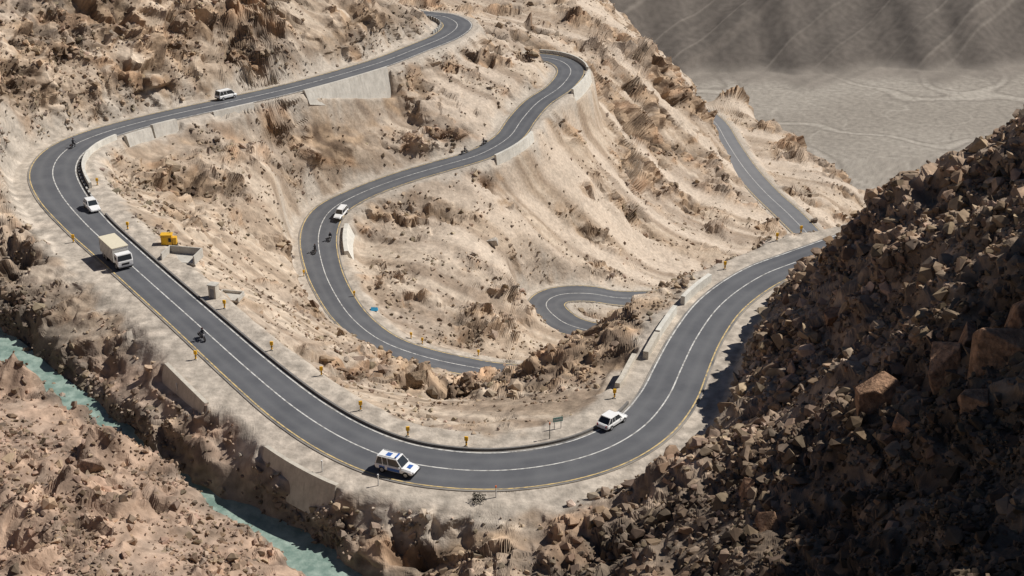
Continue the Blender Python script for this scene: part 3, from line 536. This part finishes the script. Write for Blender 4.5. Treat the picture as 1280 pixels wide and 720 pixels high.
def skin_person(parent_name='person'):
    V=[(0,0,.82),(.02,0,1.05),(.10,0,1.30),(.13,0,1.42),(.15,0,1.50),(.16,0,1.62),
       (.22,.14,.82),(.34,.17,.78),(.22,.18,.45),(.16,.19,.34),(.28,.19,.31),
       (.22,-.14,.82),(.34,-.17,.78),(.22,-.18,.45),(.16,-.19,.34),(.28,-.19,.31),
       (.11,.19,1.33),(.26,.28,1.14),(.46,.30,1.04),(.52,.30,1.03),
       (.11,-.19,1.33),(.26,-.28,1.14),(.46,-.30,1.04),(.52,-.30,1.03)]
    E=[(0,1),(1,2),(2,3),(3,4),(4,5),(0,6),(6,7),(7,8),(8,9),(9,10),(0,11),(11,12),(12,13),(13,14),(14,15),(2,16),(16,17),(17,18),(18,19),(2,20),(20,21),(21,22),(22,23)]
    Rd=[.16,.16,.18,.08,.07,.10,.11,.085,.06,.055,.05,.11,.085,.06,.055,.05,.085,.06,.045,.045,.085,.06,.045,.045]
    bm=bmesh.new(); sk_=bm.verts.layers.skin.verify(); vs=[]
    for v,r in zip(V,Rd):
        q=bm.verts.new(v); q[sk_].radius=(r,r); q[sk_].use_root=(len(vs)==0); vs.append(q)
    for a,b in E: bm.edges.new((vs[a],vs[b]))
    o=obj_from_bm('person',bm,M_jack,None); o.modifiers.new('skin','SKIN'); s=o.modifiers.new('sub','SUBSURF'); s.levels=1; s.render_levels=1
    bm=bmesh.new(); bmesh.ops.create_uvsphere(bm,u_segments=12,v_segments=8,radius=.145)
    for v in bm.verts: v.co.z*=1.05; v.co.x*=1.1
    bmesh.ops.translate(bm,verts=bm.verts,vec=(.17,0,1.64)); hl=obj_from_bm('helmet',bm,M_hel,o); box('visor',(.30,0,1.63),(.05,.2,.1),M_glass,hl,.02)
    return o
def motorcycle():
    e=empty('motorcycle')
    for x in (-.68,.70):
        bm=bmesh.new(); R_,r_=.29,.055; NS,ns=20,6; vs=[[bm.verts.new((x+(R_+r_*math.cos(2*math.pi*j/ns))*math.cos(2*math.pi*i/NS),r_*math.sin(2*math.pi*j/ns),.34+(R_+r_*math.cos(2*math.pi*j/ns))*math.sin(2*math.pi*i/NS))) for j in range(ns)] for i in range(NS)]
        for i in range(NS):
            for j in range(ns): bm.faces.new((vs[i][j],vs[(i+1)%NS][j],vs[(i+1)%NS][(j+1)%ns],vs[i][(j+1)%ns]))
        wl=obj_from_bm('wheel',bm,M_tyre,e); cyl('hub',(x,0,.34),.2,.05,'Y',M_rim,wl,12)
    box('engine',(.02,0,.42),(.42,.26,.34),M_grey,e,.05); box('fuel_tank',(.18,0,.82),(.5,.28,.24),M_bike,e,.09); box('seat',(-.35,0,.80),(.66,.26,.1),M_blk,e,.04)
    bar('frame',(-.68,0,.34),(.45,0,.85),.035,M_blk,e); bar('frame',(-.62,0,.75),(0,0,.4),.03,M_blk,e)
    for s in (-1,1): bar('fork',(.72,s*.09,.34),(.46,s*.07,1.0),.025,M_rim,e); bar('handlebar',(.45,0,1.0),(.42,s*.36,1.04),.02,M_blk,e)
    cyl('headlight',(.60,0,.92),.09,.1,'X',M_lamp,e,12); box('mudguard',(-.86,0,.68),(.4,.14,.04),M_bike,e,.01); bar('exhaust',(-.8,-.16,.34),(0,-.16,.3),.05,M_rim,e); box('saddle_bag',(-.62,.24,.62),(.4,.16,.3),M_blk,e,.05); box('saddle_bag',(-.62,-.26,.62),(.4,.16,.3),M_blk,e,.05)
    return e
def rpos(R,u,v,d):
    i=sta(R,u,v); p=R['P'][i]; q=pz(u,v,p[2]+.03); dd=q[:2]-p[:2]; lim=R['W'][i]/2-.6
    off=float(np.clip(dd@R['N'][i],-lim,lim)); al=float(dd@R['T'][i]); c=p[:2]+R['N'][i]*off+R['T'][i]*np.clip(al,-.5,.5)
    T=R['T'][i]*d; slope=math.atan2((R['P'][min(i+2,len(R['P'])-1)][2]-R['P'][max(i-2,0)][2])*d,4)
    z=p[2]+.035*(1-abs(off)/(R['W'][i]/2)); return (c[0],c[1],z+.005),math.atan2(T[1],T[0]),slope
def put(o,R,u,v,d,tw=0):
    l,a,s=rpos(R,u,v,d); o.location=l; o.rotation_euler=(0,-s,a+tw); return o
put(L(car('sport_utility_vehicle',4.7,1.85,1.9,M_wp,True,True),'white four wheel drive with blue markings and blue light bar','car'),A,497,589,1)
put(L(car('car',4.0,1.7,1.5,M_wp),'white hatchback driving round the bend','car'),A,775,519,1)
put(L(car('car',4.3,1.75,1.6,M_wp,False),'white hatchback coming out of the hairpin bend','car'),A,108,253,1)
put(L(car('van',4.6,1.8,1.95,M_wp,True,False,True),'white van driving along the upper road','van'),A,287,122,-1)
put(L(car('car',4.3,1.75,1.7,M_wp,True),'white sport utility vehicle descending the middle road','car'),B,420,275,1)
put(L(truck(),'white truck with ribbed cargo body and cream roof','truck'),A,148,328,1)
bike=motorcycle(); rider=skin_person()
def dup(o):
    c=o.copy(); col.objects.link(c)
    for ch in o.children:
        k=dup(ch); k.parent=c; k.matrix_parent_inverse=ch.matrix_parent_inverse.copy()
    return c
spots=[(A,255,426,1),(B,394,315,-1),(B,413,300,1),(A,89,187,-1),(B,611,177,1),(B,588,190,-1)]
for k,(R,u,v,d) in enumerate(spots):
    b=bike if k==0 else dup(bike); r=rider if k==0 else dup(rider)
    put(b,R,u,v,d); put(r,R,u,v,d); L(b,'dark motorcycle carrying a rider on the mountain road','motorcycle','motorcycles on the road'); L(r,'person in dark jacket and helmet riding a motorcycle','person','motorcycle riders')
# ---------- posts, signs ----------
def marker():
    p=box('marker_post',(0,0,.55),(.18,.16,1.15),M_my,None,.02); box('reflector_panel',(0,0,1.0),(.42,.2,.5),M_my,p,.03); box('base_block',(0,0,.05),(.36,.36,.16),M_con,p,.02); box('black_band',(0,0,.55),(.2,.18,.12),M_blk,p); return p
mk=None
for (u,v) in [(160,287),(92,303),(340,438),(281,386),(451,513),(510,546),(583,558),(768,498),(971,301),(906,337),(1001,292),(245,450),(443,372),(514,424),(528,430),(122,232),(193,165),(380,345),(598,445),(402,470)]:
    g=hit(u,v)
    if mk is None: mk=o=marker()
    else: o=dup(mk)
    o.location=g; o.rotation_euler=(0,0,random.uniform(-.4,.4)); L(o,'small yellow roadside marker post on gravel','marker post','yellow marker posts beside the road')
def wpost(top):
    p=cyl('guide_post',(0,0,.6),.07,1.3,'Z',M_pw,None,10); cyl('post_cap',(0,0,1.3),.09,.22,'Z',top,p,10); return p
for (u,v,t,l) in [(222,493,M_pw,'white guide post'),(403,590,M_pw,'white guide post'),(473,607,M_pw,'white guide post'),(620,622,M_or,'white guide post with red cap')]:
    o=wpost(t); o.location=hit(u,v); L(o,l+' beside the outer road edge','guide post','guide posts beside the road')
sg=empty('road_sign'); bar('post',(0,0,0),(0,0,1.9),.05,M_blk,sg); box('post_cap',(0,0,1.95),(.16,.16,.3),M_or,sg,.02); sg.location=hit(687,549); L(sg,'short dark post with orange top on gravel','sign post')
sg=empty('road_sign'); 
for s in (-1,1): bar('post',(s*.4,0,0),(s*.4,0,1.4),.04,M_grey,sg)
box('sign_panel',(0,-.06,1.25),(1.2,.05,.6),M_teal,sg,.02); box('sign_stripe',(0,-.095,1.25),(.9,.02,.12),M_pw,sg); sg.location=hit(697,537); sg.rotation_euler=(0,0,.3); L(sg,'small teal information sign on two posts','road sign')
# ---------- roadside structures ----------
def plinth(name,u,v,s,wallh,ang,label):
    e=empty(name); g=hit(u,v); e.location=g; e.rotation_euler=(0,0,ang)
    box('floor_slab',(0,0,.05),(s[0],s[1],.3),M_con,e,.02)
    for sx_ in (-1,1): box('side_wall',(sx_*(s[0]/2-.12),0,.2+wallh/2+.003),(.2,s[1]-.05,wallh),M_con,e,.02)
    box('rear_wall',(0,s[1]/2-.12,.2+wallh/2+.003),(s[0]-.5,.2,wallh),M_con,e,.02); return L(e,label,'concrete structure')
plinth('concrete_enclosure',228,324,(5.2,3.2),1.1,-.2,'low unfinished grey concrete enclosure on gravel')
plinth('concrete_enclosure',288,372,(3.4,2.4),.4,-.2,'low grey concrete slab with raised edges')
e=empty('concrete_hut'); e.location=hit(268,372); e.rotation_euler=(0,0,-.3); box('wall',(0,0,.95),(1.1,1.1,1.9),M_cond,e,.03); box('roof',(0,0,1.96),(1.3,1.3,.12),M_con,e,.02); box('door',(0,-.56,.75),(.6,.03,1.3),M_grey,e); L(e,'small grey concrete hut with flat roof','hut')
e=empty('generator'); g=hit(212,307); e.location=g; e.rotation_euler=(0,0,.05)
box('skid_base',(0,0,.14),(2.4,1.2,.28),M_blk,e,.03); box('housing',(-.3,0,1.06),(1.6,1.1,1.52),M_mach,e,.05); box('control_box',(.85,0,.85),(.6,.9,1.1),M_mach,e,.04); box('roof_panel',(-.3,0,1.86),(1.75,1.25,.08),M_mach,e,.02); box('side_door',(-.6,-.56,.95),(.7,.03,1.1),M_my,e); box('vent_grille',(.2,-.56,1.1),(.4,.03,.6),M_blk,e); bar('exhaust',(.2,.3,1.85),(.2,.3,2.3),.05,M_blk,e); L(e,'small yellow boxy generator housing on gravel','generator')
e=empty('tarpaulin_tent'); e.location=hit(468,388); e.scale=(.75,.75,.75); pymesh('cover',[(-.9,-.6,0),(.9,-.6,0),(.9,.6,0),(-.9,.6,0),(-.8,0,.8),(.8,0,.75)],[(0,1,5,4),(2,3,4,5),(0,4,3),(1,2,5)],M_tarp,e); L(e,'small bright blue tarpaulin tent on gravel','tent')
bm=bmesh.new()
for k in range(260):
    a=random.uniform(0,6.28); r=random.random()**.5*.8; z=random.uniform(0,1.1)*(1-r*.5); c=Vector((r*math.cos(a),r*math.sin(a),z)); q=[c+Vector((random.uniform(-.13,.13),random.uniform(-.13,.13),random.uniform(-.13,.13))) for _ in range(3)]
    bm.faces.new([bm.verts.new(x) for x in q])
o=obj_from_bm('shrub',bm,M_bush,None); o.location=hit(598,627); L(o,'small dark leafless shrub on the gravel bank','shrub')
# ---------- camera, light ----------
cd=bpy.data.cameras.new('camera'); cam=bpy.data.objects.new('camera',cd); col.objects.link(cam)
cam.location=(0,0,CAMZ); cam.rotation_euler=(math.radians(65),0,0); cd.sensor_width=36; cd.lens=36*F/1280; cd.clip_end=9000; cd.clip_start=1
bpy.context.scene.camera=cam
sd=Vector((.92,.34,0)).normalized(); el=math.radians(48); sv=Vector((sd.x*math.cos(el),sd.y*math.cos(el),math.sin(el)))
sl=bpy.data.lights.new('sun','SUN'); sl.energy=5.0; sl.angle=math.radians(.5); sl.color=(1,.955,.89); so=bpy.data.objects.new('sun',sl); col.objects.link(so); so.rotation_euler=sv.to_track_quat('Z','Y').to_euler()
w=bpy.data.worlds.new('World'); bpy.context.scene.world=w; w.use_nodes=True; nt=w.node_tree
sk=nt.nodes.new('ShaderNodeTexSky'); sk.sky_type='NISHITA'; sk.sun_disc=False; sk.sun_elevation=el; sk.sun_rotation=math.atan2(sd.x,sd.y); sk.altitude=3500
nt.links.new(sk.outputs[0],nt.nodes['Background'].inputs[0]); nt.nodes['Background'].inputs[1].default_value=.05
sc=bpy.context.scene; sc.view_settings.view_transform='Standard'; sc.view_settings.look='None'; sc.view_settings.exposure=0
